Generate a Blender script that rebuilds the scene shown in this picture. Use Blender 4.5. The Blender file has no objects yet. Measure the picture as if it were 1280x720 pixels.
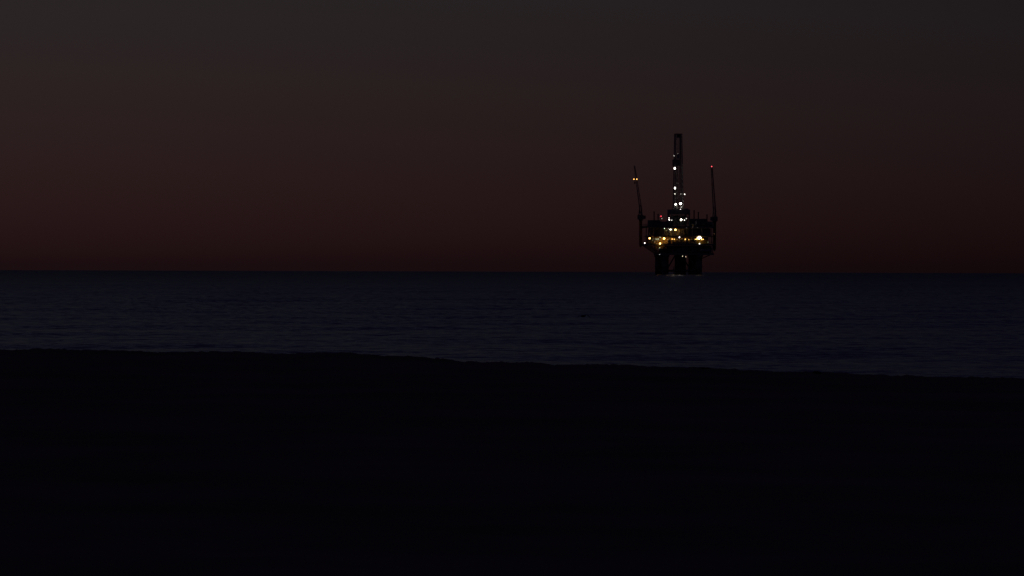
import bpy, math, random
import numpy as np
from mathutils import Vector, Matrix

random.seed(7)
rng = np.random.default_rng(11)
sc = bpy.context.scene
C = sc.collection
R_EARTH = 6371000.0
EYE = 4.0                                   # lens height above the sea
DIP = math.sqrt(2 * EYE / R_EARTH)          # dip of the sea horizon
PIX = 1.57e-4                               # radians for one pixel of the 1280 wide photograph

# ------------------------------------------------------------------ camera
cam_data = bpy.data.cameras.new('camera')
cam = bpy.data.objects.new('camera', cam_data)
C.objects.link(cam)
cam_data.sensor_width = 36.0
cam_data.lens = 36.0 / (1280 * PIX)
cam_data.clip_start = 0.5
cam_data.clip_end = 60000.0
pitch = -(20.5 * PIX) - DIP
roll = math.atan2(4.0, 1280.0)
cam.matrix_world = (Matrix.Translation((0, 0, EYE)) @ Matrix.Rotation(math.pi / 2 + pitch, 4, 'X')
                    @ Matrix.Rotation(roll, 4, 'Z'))
sc.camera = cam

# ------------------------------------------------------------------ sky after sunset (sun below the horizon, left of the frame)
SUN_AZ = math.radians(-9.5)
world = bpy.data.worlds.new('World')
sc.world = world
world.use_nodes = True
wt = world.node_tree
wn, wl = wt.nodes, wt.links
bg = wn['Background']


def wmath(op, a, b=None):
    n = wn.new('ShaderNodeMath'); n.operation = op
    for i, v in enumerate((a, b)):
        if v is None:
            continue
        if isinstance(v, (int, float)):
            n.inputs[i].default_value = v
        else:
            wl.new(v, n.inputs[i])
    return n.outputs[0]


def wvec(op, a, b=None, scale=None):
    n = wn.new('ShaderNodeVectorMath'); n.operation = op
    for i, v in enumerate((a, b)):
        if v is None:
            continue
        if isinstance(v, tuple):
            n.inputs[i].default_value = v
        else:
            wl.new(v, n.inputs[i])
    if scale is not None:
        if isinstance(scale, (int, float)):
            n.inputs['Scale'].default_value = scale
        else:
            wl.new(scale, n.inputs['Scale'])
    return n


sky = wn.new('ShaderNodeTexSky')
sky.sky_type = 'NISHITA'
sky.sun_disc = False
sky.sun_elevation = math.radians(-3.0)
sky.sun_rotation = SUN_AZ
sky.air_density = 1.0
sky.dust_density = 2.0
sky.ozone_density = 3.0
tcw = wn.new('ShaderNodeTexCoord')
dirv = wvec('NORMALIZE', tcw.outputs['Generated']).outputs['Vector']
sepw = wn.new('ShaderNodeSeparateXYZ'); wl.new(dirv, sepw.inputs[0])
elev = wmath('MAXIMUM', sepw.outputs['Z'], 0.0)
dotp = wvec('DOT_PRODUCT', dirv, (math.sin(SUN_AZ), math.cos(SUN_AZ), 0.0)).outputs['Value']


def decay(length):
    return wmath('EXPONENT', wmath('MULTIPLY', elev, -1.0 / length))


def rise(length):
    return wmath('SUBTRACT', 1.0, decay(length))


# the afterglow, strongest over the set sun, dimmed and reddened by the sea air low down
lobe = wmath('ADD', wmath('MULTIPLY', wmath('EXPONENT', wmath('MULTIPLY', wmath('SUBTRACT', dotp, 1.0), 20.0)), 0.91), 0.10)
parts = [wvec('SCALE', sky.outputs[0], scale=wmath('MULTIPLY', lobe, 0.2)),
         wvec('SCALE', (0.0630, 0.0250, 0.0295), scale=wmath('MULTIPLY', lobe, decay(0.1))),
         wvec('SCALE', (0.0930, 0.0, 0.0), scale=wmath('MULTIPLY', lobe, wmath('MULTIPLY', rise(0.011), decay(0.17)))),
         wvec('SCALE', (0.0200, 0.2750, 0.2350), scale=wmath('MULTIPLY', lobe, wmath('MULTIPLY', rise(0.10), decay(0.11)))),
         wvec('SCALE', (0.0320, 0.0270, 0.0920), scale=rise(0.25))]      # violet blue of the upper dome all round
tot = parts[0].outputs['Vector']
for p_ in parts[1:]:
    tot = wvec('ADD', tot, p_.outputs['Vector']).outputs['Vector']
wl.new(tot, bg.inputs['Color'])
bg.inputs['Strength'].default_value = 0.18

sc.view_settings.view_transform = 'Standard'
sc.view_settings.look = 'None'
sc.view_settings.exposure = 0.0
sc.view_settings.gamma = 1.0
sc.view_settings.use_curve_mapping = False
sc.render.engine = 'CYCLES'
sc.cycles.max_bounces = 6
sc.cycles.use_denoising = True
sc.cycles.sample_clamp_indirect = 3.0


# ------------------------------------------------------------------ materials
def nodes_of(name):
    m = bpy.data.materials.new(name); m.use_nodes = True
    t = m.node_tree
    return m, t, t.nodes, t.links, t.nodes['Principled BSDF']


def paint(name, col, rough=0.55, wear=0.35, scale=0.7, rust=(0.10, 0.045, 0.02), metal=0.0):
    """marine paint on steel with blotches and rust streaks"""
    m, t, n, l, b = nodes_of(name)
    tc = n.new('ShaderNodeTexCoord')
    mp = n.new('ShaderNodeMapping'); mp.inputs['Scale'].default_value = (scale, scale, scale * 0.35)
    l.new(tc.outputs['Object'], mp.inputs[0])
    no = n.new('ShaderNodeTexNoise'); no.inputs['Scale'].default_value = 1.0; no.inputs['Detail'].default_value = 6
    l.new(mp.outputs[0], no.inputs['Vector'])
    rp = n.new('ShaderNodeValToRGB')
    rp.color_ramp.elements[0].position = 0.52; rp.color_ramp.elements[1].position = 0.72
    rp.color_ramp.elements[0].color = (0, 0, 0, 1); rp.color_ramp.elements[1].color = (wear, wear, wear, 1)
    l.new(no.outputs[0], rp.inputs[0])
    mx = n.new('ShaderNodeMix'); mx.data_type = 'RGBA'
    mx.inputs['A'].default_value = (*col, 1); mx.inputs['B'].default_value = (*rust, 1)
    l.new(rp.outputs[0], mx.inputs['Factor'])
    l.new(mx.outputs['Result'], b.inputs['Base Color'])
    b.inputs['Roughness'].default_value = rough
    b.inputs['Metallic'].default_value = metal
    return m


def emit(name, col, strength, base=(0.6, 0.6, 0.6)):
    m, t, n, l, b = nodes_of(name)
    b.inputs['Base Color'].default_value = (*base, 1)
    b.inputs['Emission Color'].default_value = (*col, 1)
    b.inputs['Emission Strength'].default_value = strength
    return m


M = {
    'steel': paint('grey_steel_paint', (0.22, 0.22, 0.23)),
    'dark': paint('dark_steel_paint', (0.13, 0.13, 0.145)),
    'leg': paint('splash_zone_steel', (0.20, 0.17, 0.17), rough=0.7, wear=0.7, scale=0.4),
    'yellow': paint('yellow_safety_paint', (0.55, 0.36, 0.05)),
    'pale': paint('pale_cladding', (0.42, 0.40, 0.36), scale=0.4),
    'ochre': paint('ochre_cladding', (0.40, 0.27, 0.10), scale=0.4),
    'red': paint('red_crane_paint', (0.22, 0.06, 0.04)),
    'galv': paint('galvanised_steel', (0.26, 0.26, 0.25), wear=.5),
    'housing': paint('lamp_housing', (0.05, 0.05, 0.05)),
}
WARM = (1.0, 0.50, 0.12)
WHITE = (1.0, 0.93, 0.84)


# ------------------------------------------------------------------ mesh builder
class MB:
    def __init__(s):
        s.v, s.f = [], []

    def box(s, x0, x1, y0, y1, z0, z1):
        b = len(s.v)
        s.v += [(x0, y0, z0), (x1, y0, z0), (x1, y1, z0), (x0, y1, z0), (x0, y0, z1), (x1, y0, z1), (x1, y1, z1), (x0, y1, z1)]
        s.f += [tuple(b + i for i in q) for q in ((0, 3, 2, 1), (4, 5, 6, 7), (0, 1, 5, 4), (1, 2, 6, 5), (2, 3, 7, 6), (3, 0, 4, 7))]
        return s

    def tube(s, p, q, r0, r1=None, n=6):
        r1 = r0 if r1 is None else r1
        p, q = Vector(p), Vector(q)
        d = (q - p).normalized()
        a = d.orthogonal().normalized(); c = d.cross(a)
        b = len(s.v)
        for P, r in ((p, r0), (q, r1)):
            for k in range(n):
                t = 2 * math.pi * (k + 0.5) / n
                s.v.append(tuple(P + (a * math.cos(t) + c * math.sin(t)) * r))
        for k in range(n):
            j = (k + 1) % n
            s.f.append((b + k, b + j, b + n + j, b + n + k))
        s.f.append(tuple(b + k for k in reversed(range(n))))
        s.f.append(tuple(b + n + k for k in range(n)))
        return s

    def beam(s, p, q, w, h=None):
        return s.tube(p, q, w * 0.7071, n=4)

    def lathe(s, c, axis, prof, n=16):
        """prof: (distance along axis, radius)"""
        c = Vector(c); d = Vector(axis).normalized()
        a = d.orthogonal().normalized(); e = d.cross(a)
        b = len(s.v)
        for (h, r) in prof:
            for k in range(n):
                t = 2 * math.pi * k / n
                s.v.append(tuple(c + d * h + (a * math.cos(t) + e * math.sin(t)) * r))
        for i in range(len(prof) - 1):
            for k in range(n):
                j = (k + 1) % n
                s.f.append((b + i * n + k, b + i * n + j, b + (i + 1) * n + j, b + (i + 1) * n + k))
        s.f.append(tuple(b + k for k in reversed(range(n))))
        s.f.append(tuple(b + (len(prof) - 1) * n + k for k in range(n)))
        return s

    def build(s, name, mat, parent=None, smooth=False):
        me = bpy.data.meshes.new(name)
        me.from_pydata(s.v, [], s.f); me.update()
        me.materials.append(mat)
        if smooth:
            me.polygons.foreach_set('use_smooth', [True] * len(me.polygons))
        o = bpy.data.objects.new(name, me); C.objects.link(o)
        o.parent = parent
        return o


def grid_mesh(name, V, mat, smooth=True):
    """V: rows x cols x 3"""
    nr, nc = V.shape[:2]
    idx = np.arange(nr * nc).reshape(nr, nc)
    q = np.stack([idx[:-1, :-1], idx[:-1, 1:], idx[1:, 1:], idx[1:, :-1]], -1).reshape(-1, 4)
    me = bpy.data.meshes.new(name)
    me.vertices.add(nr * nc); me.vertices.foreach_set('co', V.reshape(-1).astype(np.float32))
    me.loops.add(q.size); me.loops.foreach_set('vertex_index', q.reshape(-1).astype(np.int32))
    me.polygons.add(len(q))
    me.polygons.foreach_set('loop_start', np.arange(0, q.size, 4, dtype=np.int32))
    me.polygons.foreach_set('loop_total', np.full(len(q), 4, dtype=np.int32))
    me.update(calc_edges=True); me.validate()
    if smooth:
        me.polygons.foreach_set('use_smooth', [True] * len(me.polygons))
    me.materials.append(mat)
    o = bpy.data.objects.new(name, me); C.objects.link(o)
    return o


def drop(r2):
    return r2 / (2 * R_EARTH)


def az_of(px):
    return (px - 640.0) * PIX


def horizon_y(px):
    return 337.5 + 4.0 * px / 1280.0


# ------------------------------------------------------------------ sea
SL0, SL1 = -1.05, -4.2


def sea_material():
    m, t, n, l, b = nodes_of('dusk_sea_water')
    geo = n.new('ShaderNodeNewGeometry')
    sp = n.new('ShaderNodeSeparateXYZ'); l.new(geo.outputs['Position'], sp.inputs[0])
    # base colour painted lighter and bluer near the beach, standing in for reflected sky
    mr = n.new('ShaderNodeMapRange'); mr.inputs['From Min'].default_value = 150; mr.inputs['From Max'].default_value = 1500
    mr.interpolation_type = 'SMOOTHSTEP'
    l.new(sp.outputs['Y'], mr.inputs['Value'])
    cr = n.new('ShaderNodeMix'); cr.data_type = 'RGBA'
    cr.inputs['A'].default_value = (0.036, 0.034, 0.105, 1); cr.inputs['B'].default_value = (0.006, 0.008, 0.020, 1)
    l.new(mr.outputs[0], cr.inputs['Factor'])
    # patches of rougher and calmer water
    mpat = n.new('ShaderNodeMapping'); mpat.inputs['Scale'].default_value = (0.03, 0.011, 1)
    l.new(geo.outputs['Position'], mpat.inputs[0])
    pat = n.new('ShaderNodeTexNoise'); pat.inputs['Scale'].default_value = 1; pat.inputs['Detail'].default_value = 4
    l.new(mpat.outputs[0], pat.inputs['Vector'])
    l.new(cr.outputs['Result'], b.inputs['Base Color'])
    b.inputs['IOR'].default_value = 1.333
    b.inputs['Roughness'].default_value = 0.17
    # chop: small facets, those of the waves running in lean toward the shore
    mp = n.new('ShaderNodeMapping'); mp.inputs['Scale'].default_value = (0.7, 1.5, 1)
    l.new(geo.outputs['Position'], mp.inputs[0])
    no = n.new('ShaderNodeTexNoise'); no.inputs['Scale'].default_value = 1.0; no.inputs['Detail'].default_value = 4
    no.inputs['Roughness'].default_value = 0.6
    l.new(mp.outputs[0], no.inputs['Vector'])
    sub = n.new('ShaderNodeVectorMath'); sub.operation = 'SUBTRACT'
    sub.inputs[1].default_value = (0.5, 0.5, 0.5); l.new(no.outputs['Color'], sub.inputs[0])
    sx = n.new('ShaderNodeSeparateXYZ'); l.new(sub.outputs[0], sx.inputs[0])

    def mth(op, a, bb):
        q = n.new('ShaderNodeMath'); q.operation = op
        for i, v in enumerate((a, bb)):
            if isinstance(v, (int, float)):
                q.inputs[i].default_value = v
            elif v is not None:
                l.new(v, q.inputs[i])
        return q.outputs[0]
    slope = n.new('ShaderNodeMapRange')                 # facets tilt more farther out, set to darken the far sea
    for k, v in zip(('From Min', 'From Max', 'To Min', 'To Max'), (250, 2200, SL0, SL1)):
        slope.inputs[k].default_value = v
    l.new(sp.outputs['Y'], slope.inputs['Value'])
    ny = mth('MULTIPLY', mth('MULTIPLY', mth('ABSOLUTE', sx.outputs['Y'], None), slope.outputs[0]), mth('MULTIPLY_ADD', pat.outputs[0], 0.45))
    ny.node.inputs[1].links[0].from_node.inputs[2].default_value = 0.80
    nx = mth('MULTIPLY', sx.outputs['X'], 0.7)
    cm = n.new('ShaderNodeCombineXYZ'); l.new(nx, cm.inputs[0]); l.new(ny, cm.inputs[1])
    add = n.new('ShaderNodeVectorMath'); add.operation = 'ADD'
    l.new(geo.outputs['Normal'], add.inputs[0]); l.new(cm.outputs[0], add.inputs[1])
    nrm = n.new('ShaderNodeVectorMath'); nrm.operation = 'NORMALIZE'; l.new(add.outputs[0], nrm.inputs[0])
    l.new(nrm.outputs[0], b.inputs['Normal'])
    return m


def rows(segments):
    out = []
    for a, bb, s0, s1 in segments:
        r = a
        while r < bb:
            out.append(r); r += s0 + (s1 - s0) * (r - a) / (bb - a)
    return np.array(out)


rr = rows([(110, 420, 1.1, 1.3), (420, 1100, 1.3, 5.5), (1100, 3200, 5.5, 26), (3200, 15000, 26, 300), (15000, 22000, 1500, 1500)])
aa = np.concatenate([np.linspace(-80, -8.5, 26)[:-1], np.linspace(-8.5, 8.5, 460), np.linspace(8.5, 80, 26)[1:]]) * math.pi / 180
RR, AA = np.meshgrid(rr, aa, indexing='ij')
X, Y = RR * np.sin(AA), RR * np.cos(AA)
spacing = np.gradient(rr)[:, None]
acol = np.gradient(aa)[None, :] * RR
Z = np.zeros_like(X)
for k in range(64):
    lam = 3.2 * (38 / 3.2) ** rng.random()
    th = rng.normal(0.12, 0.34)
    kx, ky = 2 * math.pi / lam * math.sin(th), -2 * math.pi / lam * math.cos(th)
    amp = 0.0015 * lam ** 0.80 * (0.5 + rng.random())
    fade = np.clip((lam * abs(math.cos(th)) / spacing - 3.0) / 3.0, 0, 1) * np.clip((lam / max(abs(math.sin(th)), 0.05) / acol - 3) / 3, 0, 1)
    ph = kx * X + ky * Y + rng.random() * 6.28
    Z += amp * fade * (np.sin(ph) + 0.25 * np.cos(2 * ph))
Z -= drop(RR ** 2)
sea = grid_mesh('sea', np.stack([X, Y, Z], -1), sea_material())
sea['kind'] = 'structure'

# ------------------------------------------------------------------ beach with its low berm
CREST = [(0, 438.5), (40, 437.3), (62, 437.0), (100, 438.3), (160, 439.0), (186, 441.0), (196, 442.2), (214, 440.5), (226, 441.3),
         (262, 440.4), (300, 441.0), (330, 441.6), (345, 443.4), (375, 443.8), (398, 441.8), (428, 441.3), (440, 442.8), (480, 446),
         (500, 447), (515, 446.6), (550, 450), (580, 453), (640, 454.6), (655, 454), (662, 454.6), (690, 457), (720, 457.2),
         (745, 456.5), (780, 458), (800, 458.1), (830, 460), (868, 460.6), (900, 462.4), (940, 464), (965, 465.6), (1000, 465.8),
         (1016, 466.2), (1040, 468), (1090, 469.6), (1130, 470.6), (1160, 472), (1200, 472.6), (1240, 473), (1280, 473.3)]
cpx = np.array([c[0] for c in CREST], float)
cang = np.array([(c[1] - horizon_y(c[0])) * PIX + DIP for c in CREST])


def crest(az):
    px = az / PIX + 640
    r = 92.5 - 4.5 * np.clip((px - 640) / 640, -1.4, 1.4)
    ang = np.interp(px, cpx, cang)
    over = np.clip(px - 1280, 0, None) - np.clip(-px, 0, None)
    z = EYE - r * np.tan(ang)
    z = z + 0.05 * np.sin(over * 0.011) * (over != 0) + 0.03 * np.sin(over * 0.031)
    return r, z


def vnoise(x, y, seed):
    g = np.random.default_rng(seed).random((128, 128))
    xi, yi = np.floor(x).astype(int), np.floor(y).astype(int)
    fx, fy = x - xi, y - yi
    fx, fy = fx * fx * (3 - 2 * fx), fy * fy * (3 - 2 * fy)
    xi, yi = xi % 128, yi % 128
    x1, y1 = (xi + 1) % 128, (yi + 1) % 128
    return (g[xi, yi] * (1 - fx) + g[x1, yi] * fx) * (1 - fy) + (g[xi, y1] * (1 - fx) + g[x1, y1] * fx) * fy - 0.5


def sand_material():
    m, t, n, l, b = nodes_of('damp_beach_sand')
    geo = n.new('ShaderNodeNewGeometry')
    no = n.new('ShaderNodeTexNoise'); no.inputs['Scale'].default_value = 0.35; no.inputs['Detail'].default_value = 8
    l.new(geo.outputs['Position'], no.inputs['Vector'])
    rp = n.new('ShaderNodeValToRGB')
    rp.color_ramp.elements[0].position = 0.3; rp.color_ramp.elements[1].position = 0.75
    rp.color_ramp.elements[0].color = (0.14, 0.110, 0.072, 1); rp.color_ramp.elements[1].color = (0.26, 0.205, 0.135, 1)
    l.new(no.outputs[0], rp.inputs[0]); l.new(rp.outputs[0], b.inputs['Base Color'])
    n2 = n.new('ShaderNodeTexNoise'); n2.inputs['Scale'].default_value = 9; n2.inputs['Detail'].default_value = 6
    l.new(geo.outputs['Position'], n2.inputs['Vector'])
    bp = n.new('ShaderNodeBump'); bp.inputs['Strength'].default_value = 0.5; bp.inputs['Distance'].default_value = 0.04
    l.new(n2.outputs[0], bp.inputs['Height']); l.new(bp.outputs[0], b.inputs['Normal'])
    b.inputs['Roughness'].default_value = 0.95
    b.inputs['Specular IOR Level'].default_value = 0.15
    return m


br = rows([(0.6, 20, 0.9, 0.9), (20, 80, 0.35, 0.35), (80, 102, 0.10, 0.10), (102, 175, 1.5, 1.5)])
ba = np.concatenate([np.linspace(-115, -7.2, 60)[:-1], np.linspace(-7.2, 7.2, 640), np.linspace(7.2, 115, 60)[1:]]) * math.pi / 180
BR, BA = np.meshgrid(br, ba, indexing='ij')
BX, BY = BR * np.sin(BA), BR * np.cos(BA)
rc, zc = crest(ba)
rc, zc = rc[None, :], zc[None, :]
t_up = np.clip((BR - 22) / (rc - 22), 0, 1)
flat = 2.0 + 0.33 * np.clip(1 - BR / 16, 0, 1)
BZ = flat + (zc - flat) * (t_up ** 3)
back = np.clip(BR - rc, 0, None)
BZ -= back ** 2 * 0.02 / (1 + back * 0.2)
hump = (0.05 * vnoise(BX * 0.7, BY * 0.7, 1) + 0.035 * vnoise(BX * 2.1, BY * 2.1, 2) + 0.02 * vnoise(BX * 5, BY * 5, 3))
near = np.clip((rc - 2.5 - BR) / 4, 0, 1)
BZ += hump * near
BZ += (0.040 * vnoise(BX * 4.3, BY * 3, 4) + 0.055 * vnoise(BX * 11, BY * 6, 5)) * np.exp(-((BR - rc) / 2.5) ** 2)
beach = grid_mesh('beach', np.stack([BX, BY, BZ], -1), sand_material())
beach['kind'] = 'structure'

# ------------------------------------------------------------------ drilling platform
TH = math.radians(12.0)
CT, ST = math.cos(TH), math.sin(TH)
DIST, MPP = 2900.0, 2900.0 * PIX
AZP = az_of(848)
plat = bpy.data.objects.new('oil_platform', None); C.objects.link(plat)
plat.location = (DIST * math.sin(AZP), DIST * math.cos(AZP), -drop(DIST ** 2))
plat.rotation_euler = (0, 0, TH - AZP)
plat['label'] = 'dark offshore drilling platform with tall derrick, two cranes and many lit lamps'
plat['category'] = 'oil platform'


def F(u, z, y=-12.0):
    """a point of the platform's own frame on the plane y, as far right of its middle as u"""
    return ((u + y * ST) / CT, y, z)


def U(px):
    return (px - 848.0) * MPP


def H(py):
    return (343.3 - py) * MPP


def under(name, parent):
    o = bpy.data.objects.new(name, None); C.objects.link(o); o.parent = parent
    return o


# --- legs, conductors and bracing
LEGX, LEGY = 9.7, 9.0
for sx in (-1, 1):
    for sy in (-1, 1):
        b = MB().lathe((sx * LEGX, sy * LEGY, 0), (0, 0, 1), [(-12, 2.0), (4.2, 2.0), (4.4, 2.15), (5.0, 2.15), (5.2, 2.0), (9.8, 2.0), (10.3, 2.5), (11.2, 2.5)], 20)
        b.build('leg', M['leg'], plat, True)
for i in range(5):
    for j in range(3):
        x, y = -1.4 + i * 1.2, -2.4 + j * 2.2
        MB().lathe((x, y, 0), (0, 0, 1), [(-12, .42), (8, .42), (8.05, .5), (8.5, .5), (8.55, .42), (11.2, .42)], 10).build('conductor_pipe', M['leg'], plat, True)


def brace(p, q, r=0.42, mat='leg'):
    return MB().tube(p, q, r, n=10).build('brace', M[mat], plat, True)


for sy in (-1, 1):
    brace((-LEGX, sy * LEGY, 2.2), (LEGX, sy * LEGY, 2.2), 0.55)
    brace((3.9, sy * LEGY, 10.9), (LEGX - 1.2, sy * LEGY, 3.2), 0.4)
    brace((-3.9, sy * LEGY, 10.9), (-LEGX + 1.2, sy * LEGY, 3.2), 0.4)
for sx in (-1, 1):
    brace((sx * LEGX, -LEGY, 2.2), (sx * LEGX, LEGY, 2.2), 0.55)
    brace((sx * LEGX, -LEGY, 3.2), (sx * LEGX, LEGY, 10.4), 0.4)
# knee braces that carry the deck overhangs
for y in (-10, -3.4, 3.4, 10):
    brace((-18.6, y, 16.4), (-LEGX - 1.6, y * 0.9, 11.6), 0.28, 'yellow' if y < -5 else 'steel')
for y in (-10, 10):
    brace((17.6, y, 11.9), (LEGX + 1.4, y * 0.9, 9.0), 0.28, 'steel')
# boat landing by the water
bl = MB()
for z in (1.0, 2.3, 3.6):
    bl.box(-5.5, 7.5, -LEGY - 3.4, -LEGY - 2.9, z, z + 0.3)
for x in (-5.2, -1, 3.2, 7.2):
    bl.tube((x, -LEGY - 2.6, -2), (x, -LEGY - 2.6, 4.6), 0.25)
bl.box(-5.5, 7.5, -LEGY - 2.9, -LEGY - 0.3, 2.9, 3.1)
bl.build('boat_landing', M['leg'], plat)


# --- decks: plate, edge girder, joists
def deck(x0, x1, y0, y1, z, name='deck', h=0.75, mat='steel'):
    d = MB().box(x0, x1, y0, y1, z - 0.12, z).build(name, M['steel'], plat)
    g = MB()
    g.box(x0 - .05, x1 + .05, y0 - .15, y0 + .12, z - h, z - .125).box(x0 - .05, x1 + .05, y1 - .12, y1 + .15, z - h, z - .125)
    g.box(x0 - .15, x0 + .12, y0 + .125, y1 - .125, z - h, z - .125).box(x1 - .12, x1 + .15, y0 + .125, y1 - .125, z - h, z - .125)
    g.build('edge_girder', M[mat], d)
    k = MB(); n = int((x1 - x0) / 3)
    for i in range(1, n):
        x = x0 + (x1 - x0) * i / n
        k.box(x - .1, x + .1, y0 + .125, y1 - .125, z - h * .9, z - .122)
    k.build('joists', M['steel'], d)['kind'] = 'stuff'
    return d


def rail(p, q, parent, mat='yellow', h=1.15):
    p, q = Vector(p), Vector(q)
    b = MB(); L = (q - p).length; n = max(2, int(L / 2.0))
    for i in range(n + 1):
        s = p.lerp(q, i / n); b.tube(s, s + Vector((0, 0, h)), 0.05, n=4)
    for z in (h * .5, h):
        b.tube(p + Vector((0, 0, z)), q + Vector((0, 0, z)), 0.05, n=4)
    return b.build('handrail', M[mat], parent)


def rails(d, x0, x1, y0, y1, z, mat='yellow'):
    for p, q in (((x0, y0), (x1, y0)), ((x1, y0), (x1, y1)), ((x1, y1), (x0, y1)), ((x0, y1), (x0, y0))):
        rail((*p, z), (*q, z), d, mat)


d0 = deck(-12, 18, -11.5, 11.5, 12.2, 'cellar_deck', 1.0)
d1 = deck(-19.4, 18.4, -12, 12, 17.5, 'main_deck', 0.9, 'dark')
rails(d1, -19.3, 18.3, -11.9, 11.9, 17.5)
d2 = deck(-17.2, 17.4, -11.4, 12, 22.1, 'mezzanine_deck', 0.7, 'ochre')
d3 = deck(-18.6, 18.4, -12, 12, 27.5, 'weather_deck', 0.8, 'dark')
rails(d3, -18.5, 18.3, -11.9, 11.9, 27.5, 'steel')

# columns between the decks
for (z0, z1, xs) in ((12.2, 16.6, (-11, -5.5, 0, 5.5, 11, 17.5)), (17.5, 21.4, (-16.6, -11.2, -5.6, 0, 5.6, 11.2, 16.9)), (22.1, 26.7, (-16.6, -11.2, -5.6, 0, 5.6, 11.2, 16.9))):
    for x in xs:
        for y in (-10.8, 0, 10.8):
            MB().box(x - .22, x + .22, y - .22, y + .22, z0, z1).build('column', M['pale' if z0 > 22 else 'steel'], plat)

# --- cellar level: closed modules, vessels and pipes
MB().box(-8.8, 17.2, -9.6, 9.8, 12.24, 16.35).build('wellhead_module', M['dark'], plat)
for x in (-6.6, -2.2, 2.2, 6.6, 11, 15):
    MB().box(x - 1.6, x + 1.6, -9.75, -9.58, 12.7, 15.9).build('wall_panel', M['steel'], plat)
MB().lathe((13.2, -10.9, 13.6), (1, 0, 0), [(-3.4, .1), (-3.2, .7), (-2.8, 1.0), (2.8, 1.0), (3.2, .7), (3.4, .1)], 16).build('pressure_vessel', M['steel'], plat, True)
MB().tube((-9.4, -10.3, 12.9), (8.8, -10.3, 12.9), .28, n=8).build('pipe', M['steel'], plat, True)
MB().tube((-9.4, -10.5, 14.4), (9.2, -10.5, 14.4), .2, n=8).build('pipe', M['steel'], plat, True)
# hanging work platform under the left overhang
dl = deck(-17.6, -9.6, -12.9, -5.2, 14.9, 'access_platform', 0.3, 'yellow')
rails(dl, -17.5, -9.7, -12.8, -5.3, 14.9)
for x, y in ((-17.4, -11.4), (-13.6, -11.4), (-9.9, -11.4), (-17.4, -5.5), (-9.9, -5.5)):
    MB().tube((x, y, 14.6), (x, y, 16.7), .09, n=6).build('hanger', M['yellow'], plat)
MB().box(-15.8, -10.6, -11.2, -8.6, 14.92, 16.5).build('equipment_skid', M['ochre'], plat)
st = MB()
for i in range(14):
    st.box(-9.1 + i * .28, -8.82 + i * .28, -11.6, -10.7, 14.7 - i * .26, 14.76 - i * .26)
st.beam((-9.2, -11.65, 14.7), (-5.1, -11.65, 11.0), .18).beam((-9.2, -10.65, 14.7), (-5.1, -10.65, 11.0), .18)
st.build('stairway', M['yellow'], plat)

# --- production level
hw = MB().box(-16.2, -3.2, -8.6, 10.4, 17.52, 21.3).build('control_house', M['ochre'], plat)
for i, px in enumerate((817.0, 820.0, 822.6)):
    x = F(U(px), 0, -8.6)[0]
    w = MB().box(x - .42, x + .42, -8.7, -8.61, 19.6, 20.5).build('window', emit('lit_window_%d' % i, (0.75, 0.95, 0.62), (0.10, 0.22, 0.32)[i]), hw)
    MB().box(x - .55, x + .55, -8.76, -8.62, 19.42, 19.56).build('window_sill', M['steel'], w)
MB().box(-5.8, -4.7, -8.68, -8.61, 17.6, 19.9).build('door', M['pale'], hw)
MB().box(-2.6, 8.2, -8.0, 10.2, 17.52, 21.2).build('process_module', M['ochre'], plat)
for x in (-1.2, 1.6, 4.4, 7.2):
    MB().lathe((x, -9.2, 17.5), (0, 0, 1), [(0, .8), (2.2, .8), (2.7, .55), (2.85, .1)], 14).build('separator_vessel', M['pale'], plat, True)
MB().tube((-3.2, -10.2, 18.6), (8.8, -10.2, 18.6), .22, n=8).build('pipe', M['yellow'], plat, True)
MB().box(9.4, 17.0, 1.0, 10.2, 17.52, 21.2).build('process_module', M['steel'], plat)
# yellow skid below the flood lamps at the right end
sk = MB().box(8.6, 14.6, -11.2, -7.4, 17.52, 19.75).build('pump_skid', M['yellow'], plat)
MB().box(8.9, 14.3, -11.0, -7.6, 19.76, 20.0).build('skid_cover', M['yellow'], sk)

cx = -8.6
g_ = random.Random(5)
while cx < 7.6:
    w_ = g_.uniform(.8, 2.2); h_ = g_.uniform(1.2, 2.3)
    o_ = MB().box(cx, cx + w_, -11.5, -10.9 + g_.uniform(0, .5), 17.52, 17.52 + h_).build('equipment_cabinet', M['dark'], plat)
    MB().tube((cx + w_ * .5, -11.2, 17.5 + h_), (cx + w_ * .5, -11.2, 17.5 + h_ + g_.uniform(.2, 1.2)), .1, n=6).build('vent_pipe', M['dark'], o_)
    cx += w_ + g_.uniform(.15, .9)
for x_ in (-13.8, -8.4, -2.8, 2.8, 8.4):
    MB().tube((x_ - 1.6, -11.0, 17.6), (x_ + 1.6, -11.0, 21.4), .12, n=6).build('diagonal_brace', M['steel'], plat)
    MB().tube((x_ - 1.6, -11.0, 22.2), (x_ + 1.2, -11.0, 26.7), .12, n=6).build('diagonal_brace', M['steel'], plat)

# --- upper level: modules set back, lit columns in front
MB().box(-15.6, -10.2, -6, 10.2, 22.12, 26.5).build('quarters_module', M['dark'], plat)
MB().box(-9.8, 2.4, -4.6, 10.2, 22.12, 26.2).build('mud_module', M['pale'], plat)
MB().box(3.2, 16.6, -9.4, 10.2, 22.12, 26.4).build('pump_module', M['dark'], plat)
for px, t in ((829.8, 3.9), (836.2, 4.2), (849.2, 3.9)):
    x = F(U(px), 0, -9.0)[0]
    MB().lathe((x, -9.0, 22.1), (0, 0, 1), [(0, .5), (t - .4, .5), (t, .2)], 12).build('mud_tank', M['pale'], plat, True)

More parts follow.
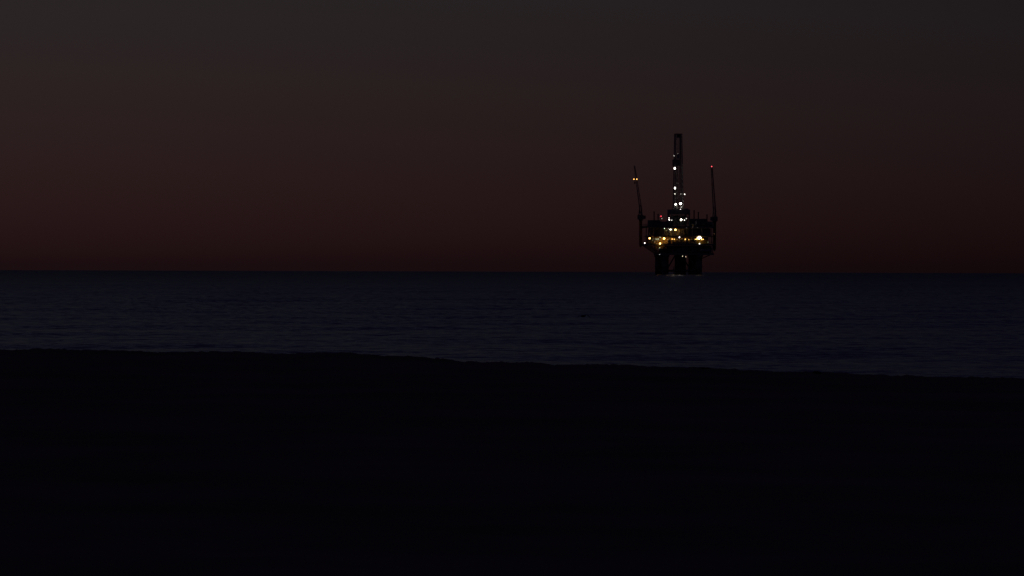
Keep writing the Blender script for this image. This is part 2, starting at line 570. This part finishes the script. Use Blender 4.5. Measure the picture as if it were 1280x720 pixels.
# --- weather deck equipment
for (x0, x1, y0, y1, h, mt, nm) in ((-17.4, -12.8, -10, -4, 2.9, 'dark', 'container'), (-12.3, -8.6, -10.4, -6.2, 2.6, 'steel', 'container'),
                                    (-16.6, -10.4, 1, 7, 3.4, 'dark', 'generator_house'), (8.4, 13.6, -9.6, -3, 3.1, 'dark', 'container'),
                                    (14.0, 17.6, -10.4, -5, 2.7, 'steel', 'container'), (7.6, 16.4, 0.5, 8.8, 4.3, 'dark', 'generator_house'),
                                    (-8.2, -5.6, -10.6, -7.2, 1.9, 'steel', 'equipment_box')):
    o = MB().box(x0, x1, y0, y1, 27.52, 27.5 + h).build(nm, M[mt], plat)
    rb = MB(); n = int((x1 - x0) / .9)
    for i in range(n):
        x = x0 + (x1 - x0) * (i + .5) / n
        rb.box(x - .12, x + .12, y0 - .09, y0 - .005, 27.7, 27.3 + h)
    rb.build('corrugation', M[mt], o)['kind'] = 'stuff'
for x, y, h in ((-13.6, 3.2, 8.4), (-10.9, 5.0, 7.0), (9.6, 3.0, 9.2), (12.6, 5.4, 8.2), (16.9, 2.0, 6.8)):
    MB().lathe((x, y, 27.5), (0, 0, 1), [(0, .34), (h - .5, .34), (h - .45, .46), (h, .46)], 10).build('exhaust_stack', M['dark'], plat, True)
for i in range(7):
    MB().tube((5.6, -11.2 + i * .42, 28.6), (17.4, -11.2 + i * .42, 28.6), .17, n=8).build('drill_pipe', M['steel'], plat, True)
for x in (6.4, 11.4, 16.6):
    MB().box(x - .15, x + .15, -11.6, -8.2, 27.52, 28.42).build('pipe_rack', M['yellow'], plat)
MB().lathe((-6.9, -2.8, 27.5), (0, 0, 1), [(0, 1.1), (2.8, 1.1), (3.3, .5)], 14).build('bulk_tank', M['steel'], plat, True)

# --- substructure with drill floor
SX0, SX1, SY = -5.1, 5.1, 4.8
sub = under('drill_substructure', plat)
for x in (SX0, 0, SX1):
    for y in (-SY, SY):
        MB().box(x - .35, x + .35, y - .35, y + .35, 27.52, 34.2).build('post', M['dark'], sub)
xb = MB()
for y in (-SY, SY):
    for a, b_ in ((SX0, 0), (0, SX1)):
        xb.beam((a, y, 27.8), (b_, y, 33.8), .25).beam((b_, y, 27.8), (a, y, 33.8), .25)
for x in (SX0, SX1):
    xb.beam((x, -SY, 27.8), (x, SY, 33.8), .25).beam((x, SY, 27.8), (x, -SY, 33.8), .25)
xb.build('cross_bracing', M['dark'], sub)['kind'] = 'stuff'
MB().box(-3.9, 3.9, -3.6, 4.0, 28.2, 33.6).build('mud_pump_house', M['dark'], sub)
MB().box(SX0 - .5, SX1 + .5, -SY - .5, SY + .5, 34.2, 34.9).build('drill_floor', M['dark'], sub)
for (x0, x1, y0, y1) in ((SX0 - .4, SX1 + .4, -SY - .4, -SY - .25), (SX0 - .4, SX1 + .4, SY + .25, SY + .4), (SX0 - .4, SX0 - .25, -SY - .2, SY + .2), (SX1 + .25, SX1 + .4, -SY - .2, SY + .2)):
    MB().box(x0, x1, y0, y1, 34.92, 37.0).build('wind_wall', M['steel'], sub)
MB().box(2.2, 4.6, -4.4, -1.6, 34.92, 37.6).build('driller_cabin', M['steel'], sub)

# --- derrick
der = under('derrick', plat)
DZ0, DZ1 = 34.92, 80.2
DCX = -0.3


def dcorner(z, sx, sy):
    t = (z - DZ0) / (DZ1 - DZ0)
    return Vector((DCX - 0.1 * t + sx * (2.45 - 0.72 * t), sy * (2.45 - 0.72 * t), z))


for sx in (-1, 1):
    for sy in (-1, 1):
        MB().beam(dcorner(DZ0, sx, sy), dcorner(DZ1, sx, sy), .42 if sx < 0 else .34).build('mast_leg', M['galv'], der)
lt = MB()
zs = np.linspace(DZ0 + .2, DZ1 - .3, 17)
for i in range(17):
    z = zs[i]
    cs = [dcorner(z, -1, -1), dcorner(z, 1, -1), dcorner(z, 1, 1), dcorner(z, -1, 1)]
    for k in range(4):
        lt.beam(cs[k], cs[(k + 1) % 4], .13)
    if i < 16:
        z2 = zs[i + 1]
        ds = [dcorner(z2, -1, -1), dcorner(z2, 1, -1), dcorner(z2, 1, 1), dcorner(z2, -1, 1)]
        for k in range(4):
            lt.beam(cs[k], ds[(k + 1) % 4], .07).beam(cs[(k + 1) % 4], ds[k], .07)
lt.build('lattice_bracing', M['galv'], der)['kind'] = 'stuff'
for i, (x, y) in enumerate(((0.75, -1.0), (0.75, 1.0), (-0.1, 0.9))):
    MB().tube((x, y, 35), (x - .3, y, 78.6), .14, n=6).build('guide_rail', M['galv'], der)
# stands of pipe racked in the left half of the mast
ps = MB()
for i in range(3):
    for j in range(3):
        ps.tube((-2.0 + i * .6, -1.3 + j * .62, 35), (-2.0 + i * .6, -1.3 + j * .62, 61.8), .055, n=5)
ps.build('racked_pipe', M['galv'], der)['kind'] = 'stuff'
MB().box(-3.3, 0.1, -2.7, 2.7, 61.9, 62.2).build('monkey_board', M['dark'], der)
MB().box(-3.25, .05, -2.66, -2.56, 62.22, 65.4).build('wind_wall', M['dark'], der)
MB().box(-3.25, -3.1, -2.5, 2.6, 62.22, 65.4).build('wind_wall', M['dark'], der)
MB().box(-1.2, .2, -.7, .7, 66.2, 68.4).build('travelling_block', M['pale'], der)
MB().box(-2.2, 1.6, -1.8, 1.8, 79.8, 80.2).build('crown_platform', M['dark'], der)
MB().box(-1.2, .6, -.7, .7, 77.8, 79.7).build('crown_block', M['dark'], der)
lad = MB()
for s in (-.22, .22):
    lad.tube((2.35, s, 36), (1.5, s, 79), .05, n=4)
for i in range(86):
    z = 36 + i * .5
    x = 2.35 - .85 * (z - 36) / 43
    lad.tube((x, -.22, z), (x, .22, z), .03, n=3)
lad.build('ladder', M['dark'], der)['kind'] = 'stuff'


# --- cranes
def lattice_boom(p, q, w0, w1, name, mat, parent, chord=.17):
    p, q = Vector(p), Vector(q); d = (q - p).normalized()
    a = d.cross(Vector((0, 1, 0))).normalized(); e = d.cross(a)
    L = (q - p).length; n = int(L / 1.5); b = MB()

    def cor(t, i):
        w = w0 + (w1 - w0) * t
        if t < 0.12:
            w = w0 * (.35 + .65 * t / .12)
        s = ((-1, -1), (1, -1), (1, 1), (-1, 1))[i]
        return p.lerp(q, t) + a * s[0] * w / 2 + e * s[1] * w / 2
    for i in range(n):
        t0, t1 = i / n, (i + 1) / n
        for k in range(4):
            b.tube(cor(t0, k), cor(t1, k), chord, n=4)
            b.tube(cor(t0, k), cor(t1, (k + 1) % 4), chord * .5, n=3)
            b.tube(cor(t1, k), cor(t1, (k + 1) % 4), chord * .5, n=3)
    return b.build(name, M[mat], parent)


def crane(x, y, z0, ztop, tip, foot_dx, w0, w1, chord):
    c = under('pedestal_crane', plat)
    MB().lathe((x, y, 0), (0, 0, 1), [(z0, .4), (z0 + 1.5, .85), (ztop - 3.6, .85), (ztop - 3.2, 1.15), (ztop - 2.7, 1.15)], 14).build('pedestal', M['red'], c, True)
    sgn = 1 if x < 0 else -1
    MB().beam((x + sgn * .7, y, z0 + 1.2), (sgn * -16.8, y, z0 - 1.4 if z0 > 19 else z0 + 1.2), .45).beam((x + sgn * .6, y, 26.6), (sgn * -18.2, y, 26.9), .5).build('support_bracket', M['dark'], c)
    MB().box(x - 1.45, x + 1.45, y - 1.5, y + 2.2, ztop - 2.68, ztop - .2).build('machinery_house', M['dark'], c)
    cb = MB().box(x + sgn * 1.5, x + sgn * 2.6, y - 1.4, y + .2, ztop - 2.4, ztop - .5).build('operator_cab', M['dark'], c)
    MB().box(x + sgn * 1.6, x + sgn * 2.5, y - 1.46, y - 1.41, ztop - 1.7, ztop - .8).build('window', M['housing'], cb)
    g = MB()
    for s in (-.8, .8):
        g.beam((x + s, y + 1.9, ztop - .3), (x + s * .4, y + .8, ztop + 5.2), .3).beam((x + s, y - .9, ztop - .3), (x + s * .4, y + .8, ztop + 5.2), .26)
    g.beam((x - .4, y + .8, ztop + 5.2), (x + .4, y + .8, ztop + 5.2), .3)
    g.build('gantry', M['dark'], c)
    foot = Vector((x + foot_dx, y - 1.2, ztop - .4))
    tip = Vector(tip)
    lattice_boom(foot, tip, w0, w1, 'boom', 'dark', c, chord)
    cb2 = MB()
    for s in (-.3, .3):
        cb2.tube((x + s, y + .8, ztop + 5.2), tip + Vector((s * .6, .4, -.6)), .05, n=4)
    cb2.tube(tip + Vector((0, -.5, -.3)), tip + Vector((.1, -.7, -9)), .04, n=4)
    cb2.build('cables', M['dark'], c)
    MB().lathe(tip + Vector((.1, -.7, -10.4)), (0, 0, 1), [(0, .1), (.2, .35), (1.1, .35), (1.5, .1)], 8).build('hook_block', M['red'], c)
    return c


lc_tip = F(U(792.6), H(207.5), 2.0)
cl = crane(-21.3, 3.6, 15.5, 34.0, lc_tip, 0.25, 1.3, .5, .10)
rc_tip = F(U(889.0), H(209.2), -4.2)
cr_ = crane(20.3, -2.8, 13.5, 33.2, rc_tip, -.1, 1.5, .7, .13)

# --- lamps
EM = {}


def lamp(px, py, y, size, col, strength, parent=None, stand=None, flat=1.0, name='work_lamp', wid=1.0, globe=False):
    """lamp head facing the shore; stand: height of what its arm or pole rests on"""
    strength *= 2.5
    key = (col, strength)
    if key not in EM:
        EM[key] = emit('lamp_glass_%02d' % len(EM), col, strength)
    x, yy, z = F(U(px), H(py), y)
    r = size / 2
    if globe:
        h = MB().lathe((x, yy, z), (0, 0, 1), [(r * .75, r * .75), (r * 1.0, r * .7), (r * 1.3, r * .25)], 10)
        h.tube((x, yy, z + r), (x, yy, stand), .07, n=5)
        hb = h.build(name, M['housing'], parent or plat)
        MB().lathe((x, yy, z), (0, 0, 1), [(-r, r * .15), (-r * .8, r * .62), (-r * .3, r * .96), (r * .2, r * .98), (r * .6, r * .8), (r * .74, r * .66)], 12).build('lamp_glass', EM[key], hb, True)
        return hb
    h = MB().box(x - r * 1.15 * wid, x + r * 1.15 * wid, yy + .02, yy + .3, z - r * 1.15, z + r * 1.15)
    if stand is not None:
        if isinstance(stand, tuple):
            h.tube((x, yy + .15, z), stand, .07, n=5)
        else:
            h.tube((x, yy + .15, z), (x, yy + .15, stand), .07, n=5)
    hb = h.build(name, M['housing'], parent or plat)
    g = MB().lathe((0, 0, 0), (0, -1, 0), [(0, r), (r * .35, r * .92), (r * .7, r * .62), (r * .88, r * .15)], 12)
    g.v = [(x + a * wid, yy + b, z + c * flat) for a, b, c in g.v]
    g.build('lamp_glass', EM[key], hb, True)
    return hb


# weather: colour, strength
lamp(812.0, 298.2, -10.9, .85, WARM, 5, stand=21.9, globe=True)
lamp(830.0, 298.3, -10.9, .95, WARM, 7, stand=21.9, globe=True)
lamp(825.0, 304.6, -12.7, .75, WARM, 7, stand=18.6, globe=True)
lamp(806.0, 304.2, -11.6, .55, WHITE, 2.2, stand=17.4)
lamp(825.0, 296.9, -10.6, .4, (.8, 1, .7), .7, stand=21.9)
lamp(840.0, 299.0, -10.4, .55, WARM, 2.2, stand=21.9, globe=True)
lamp(842.6, 299.2, -10.4, .5, WARM, 1.6, stand=21.9, globe=True)
lamp(849.0, 296.9, -11.5, .62, (1, .85, .85), 2.2, stand=22.0)
lamp(856.4, 299.2, -10.4, .6, WARM, 1.6, stand=21.9, globe=True)
lamp(860.6, 299.6, -10.4, .45, WARM, .9, stand=21.9, globe=True)
lamp(874.0, 304.6, -12.2, .6, WHITE, 1.6, stand=17.4)
lamp(844.0, 287.4, -10.0, .9, WARM, 6, stand=26.9, globe=True)
lamp(838.0, 287.2, -9.9, .6, (1, .95, .75), 3, stand=26.9, wid=1.6)
lamp(830.4, 285.8, -10.2, .35, (.95, 1, .8), 1.2, stand=26.9)
# drill floor and substructure
lamp(836.3, 274.9, -5.6, .6, WHITE, 3, stand=34.3)
lamp(836.0, 272.6, -5.6, .45, WHITE, 1.6, stand=34.3)
lamp(839.4, 275.5, -5.6, .35, WHITE, 1, stand=34.3)
lamp(851.1, 274.9, -5.6, .95, (1, .88, .66), 7, stand=34.3)
lamp(855.2, 275.3, -5.6, .5, WHITE, 1.6, stand=34.3)
lamp(857.5, 273.4, -5.6, .4, WHITE, .9, stand=34.3)
lamp(826.0, 270.6, -8.0, .42, (1, .05, .08), 2.0, stand=29.3, name='warning_lamp')
lamp(827.0, 273.6, -8.0, .3, WHITE, .5, stand=29.3)
# derrick
lamp(844.2, 255.6, -3.2, .85, WHITE, 5, der, stand=37.0)
lamp(850.4, 254.7, -3.2, 1.15, WHITE, 6, der, stand=37.0)
lamp(851.2, 259.0, -5.0, .4, WHITE, .8, der, stand=36.9, wid=1.4, globe=True)
lamp(850.2, 261.8, -5.0, .45, WHITE, 1.1, der, stand=36.9, wid=1.6, globe=True)
lamp(842.9, 210.7, -2.75, .8, WHITE, 4, der, stand=62.0, flat=1.5)
lamp(843.2, 235.4, -2.95, .8, WHITE, 4, der, stand=44.8, flat=1.4)
lamp(843.2, 242.6, -3.0, .55, (1, .97, .8), .8, der, stand=44.6, globe=True)
lamp(855.4, 242.9, -2.6, .5, WHITE, 1.8, der, stand=(1.9, -2.1, 45.6))
lamp(841.9, 195.0, -2.5, .3, WHITE, .9, der, stand=65.0, globe=True)
lamp(846.6, 192.4, -1.9, .22, WHITE, .6, der, stand=(-1.2, -.7, 68.2))
lamp(850.6, 242.6, -2.4, .3, WHITE, .5, der, stand=45.6, globe=True)
for px, z0_, z1_ in ((841.9, 36.6, 40.0), (845.9, 37.0, 39.6), (852.9, 36.6, 39.4)):
    x_ = F(U(px), 0, -3.3)[0]
    MB().tube((x_, -3.3, z0_ - 1.7), (x_, -3.3, z1_), .13, n=8).build('standpipe', M['pale'], der, True)
# crane lamps
for px in (792.0, 795.6):
    lamp(px, 224.4, 1.4, .6, WARM, 1.3, cl, stand=F(U(793.8), H(224.3), 2.0))
lamp(889.0, 208.2, -4.8, .5, (1, .08, .10), 1.6, cr_, stand=tuple(rc_tip), name='warning_lamp')
# flood lamp bank over the yellow skid
bank = under('flood_lamp_bank', plat)
for px, py, s in ((871.9, 297.5, .8), (873.5, 296.6, 1.0), (875.2, 297.3, .85), (873.6, 298.3, .8)):
    lamp(px, py, -11.5, s, (1, .78, .45), 6, bank, stand=20.0, name='flood_lamp')
for px, s in ((868.8, .45), (870.6, .6), (876.6, .6), (878.4, .5)):  # added amber heads; their glow stands in for the lit yellow base
    lamp(px, 299.3, -11.5, s, WARM, 2.2, bank, stand=19.6, name='flood_lamp')
# small bulkhead lamps; the rightmost is added, its glow replacing a lit greenish surface
GREENISH = (.85, 1, .55)
for px, py, y, sz, c_, st_ in ((815.4, 300.6, -10.9, .3, GREENISH, .25), (818.2, 302.6, -11.2, .3, GREENISH, .22), (821.6, 301.2, -10.9, .26, WARM, .4),
                              (834.4, 299.6, -10.9, .3, WARM, .5), (836.8, 298.4, -10.6, .3, GREENISH, .3), (846.0, 299.4, -10.6, .3, WARM, .4),
                              (852.4, 298.6, -10.6, .34, WARM, .5), (864.6, 299.2, -10.6, .34, WARM, .5), (832.6, 288.4, -10.2, .3, GREENISH, .3),
                              (835.2, 286.2, -10.2, .3, WHITE, .5), (847.4, 289.0, -10.2, .28, WARM, .35), (857.8, 285.0, -10.9, .26, WHITE, .12),
                              (865.2, 283.9, -12.1, .26, WHITE, .12), (871.4, 284.6, -12.1, .26, WHITE, .1), (884.6, 302.8, -12.1, .34, GREENISH, .16)):
    lamp(px, py, y, sz, c_, st_, stand=H(py) + .8, name='bulkhead_lamp', globe=True)
# lamps low under the deck
lamp(824.6, 310.0, -11.2, .3, (.9, 1, .6), .8, stand=14.7)
lamp(824.5, 318.4, -11.6, .3, (.8, .9, .8), .5, stand=(-11.0, -10.4, 11.4))
lamp(853.0, 320.2, -11.7, .36, (1, .85, .6), .5, stand=11.3, flat=1.8)  # this and the next are stretched glows in place of lit streaks on braces
lamp(857.0, 321.0, -11.7, .36, (1, .8, .5), .5, stand=11.3, flat=1.6)
lamp(892.5, 292.0, -3.9, .3, (1, .5, .2), .25, cr_, stand=(20.2, -3.4, H(292)))

# ------------------------------------------------------------------ bird low over the water
BD = 300.0
baz = az_of(729.5)
bird = bpy.data.objects.new('bird', None); C.objects.link(bird)
bird.location = (BD * math.sin(baz), BD * math.cos(baz), EYE - BD * math.tan((395.2 - horizon_y(729.5)) * PIX + DIP))
bird.rotation_euler = (0, 0, math.radians(25))
bird['label'] = 'small dark bird gliding low over the water between beach and horizon'
bird['category'] = 'bird'
feather = paint('dark_feathers', (0.03, 0.028, 0.027), rough=0.8, wear=0.3, scale=8, rust=(.07, .065, .06))
bb = MB().lathe((0, .30, 0), (0, -1, 0), [(0, .015), (.06, .05), (.20, .075), (.34, .07), (.44, .045), (.50, .042), (.56, .03), (.60, .012), (.66, .004)], 12)
bb.v = [(x, y, z * .85 + (0.03 if y < -.14 else 0)) for x, y, z in bb.v]
bb.build('body', feather, bird, True)
for s in (-1, 1):
    w = MB()
    pts = [(0.03, -.12, .14, .05), (.16, -.15, .15, .075), (.27, -.13, .14, .04), (.38, -.06, .10, -.04), (.47, .02, .02, -.12)]
    for (x, y, ch, z) in pts:
        w.v += [(s * x, y, z), (s * x, y + ch * .4, z + .012), (s * x, y + ch, z - .004), (s * x, y + ch * .4, z - .008)]
    for i in range(len(pts) - 1):
        for k in range(4):
            j = (k + 1) % 4
            w.f.append((i * 4 + k, i * 4 + j, i * 4 + 4 + j, i * 4 + 4 + k))
    w.f += [(0, 1, 2, 3), tuple(range(len(w.v) - 4, len(w.v)))]
    w.build('wing', feather, bird)
MB().box(-.04, .04, .28, .42, -.006, .006).build('tail', feather, bird)

# ------------------------------------------------------------------ dark lumps on the crest of the beach
kelp = paint('dry_kelp', (0.022, 0.017, 0.011), rough=.8, wear=.4, scale=12)


def lump(px, wpx, hpx, label, seed):
    g = random.Random(seed)
    az = az_of(px)
    r0, z0 = crest(np.array([az])); r0, z0 = float(r0[0]) - .15, float(z0[0])
    w, h = wpx * PIX * r0, hpx * PIX * r0
    o = bpy.data.objects.new('beach_wrack', None); C.objects.link(o)
    o.location = (r0 * math.sin(az), r0 * math.cos(az), z0 - .02)
    o.rotation_euler = (0, 0, -az)
    o['label'] = label; o['category'] = 'beach wrack'; o['group'] = 'dark lumps on the beach crest'
    nu, nv = 20, 9
    b = MB()
    for j in range(nv):
        t = j / (nv - 1)
        for i in range(nu):
            a = 2 * math.pi * i / nu
            k = math.cos(t * math.pi / 2) ** .6 * (1 + .22 * math.sin(3 * a + seed) + g.uniform(-.1, .1))
            b.v.append((w / 2 * k * math.cos(a) + w * .12 * t * (1 if seed % 2 else -1), w * .35 * k * math.sin(a), (h + .02) * math.sin(t * math.pi / 2) * g.uniform(.85, 1.1)))
    for j in range(nv - 1):
        for i in range(nu):
            q = (i + 1) % nu
            b.f.append((j * nu + i, j * nu + q, (j + 1) * nu + q, (j + 1) * nu + i))
    b.f.append(tuple((nv - 1) * nu + i for i in range(nu)))
    b.build('heap', kelp, o)
    s = MB()
    for i in range(12):
        a, rr_ = g.uniform(0, 6.28), g.uniform(.25, .5)
        p = Vector((w * rr_ * math.cos(a) * .6, w * .3 * math.sin(a), h * .75)); q = p + Vector((w * .22 * math.cos(a), w * .2 * math.sin(a), g.uniform(-.6, .25) * h))
        s.tube(p, q, .004, .002, n=4)
    s.build('strands', kelp, o)['kind'] = 'stuff'


lump(881, 17, 2.3, 'wider low dark lump on the beach crest just right below the platform', 3)
lump(1022, 11, 3.0, 'small peaked dark lump on the beach crest farther right of the platform', 4)
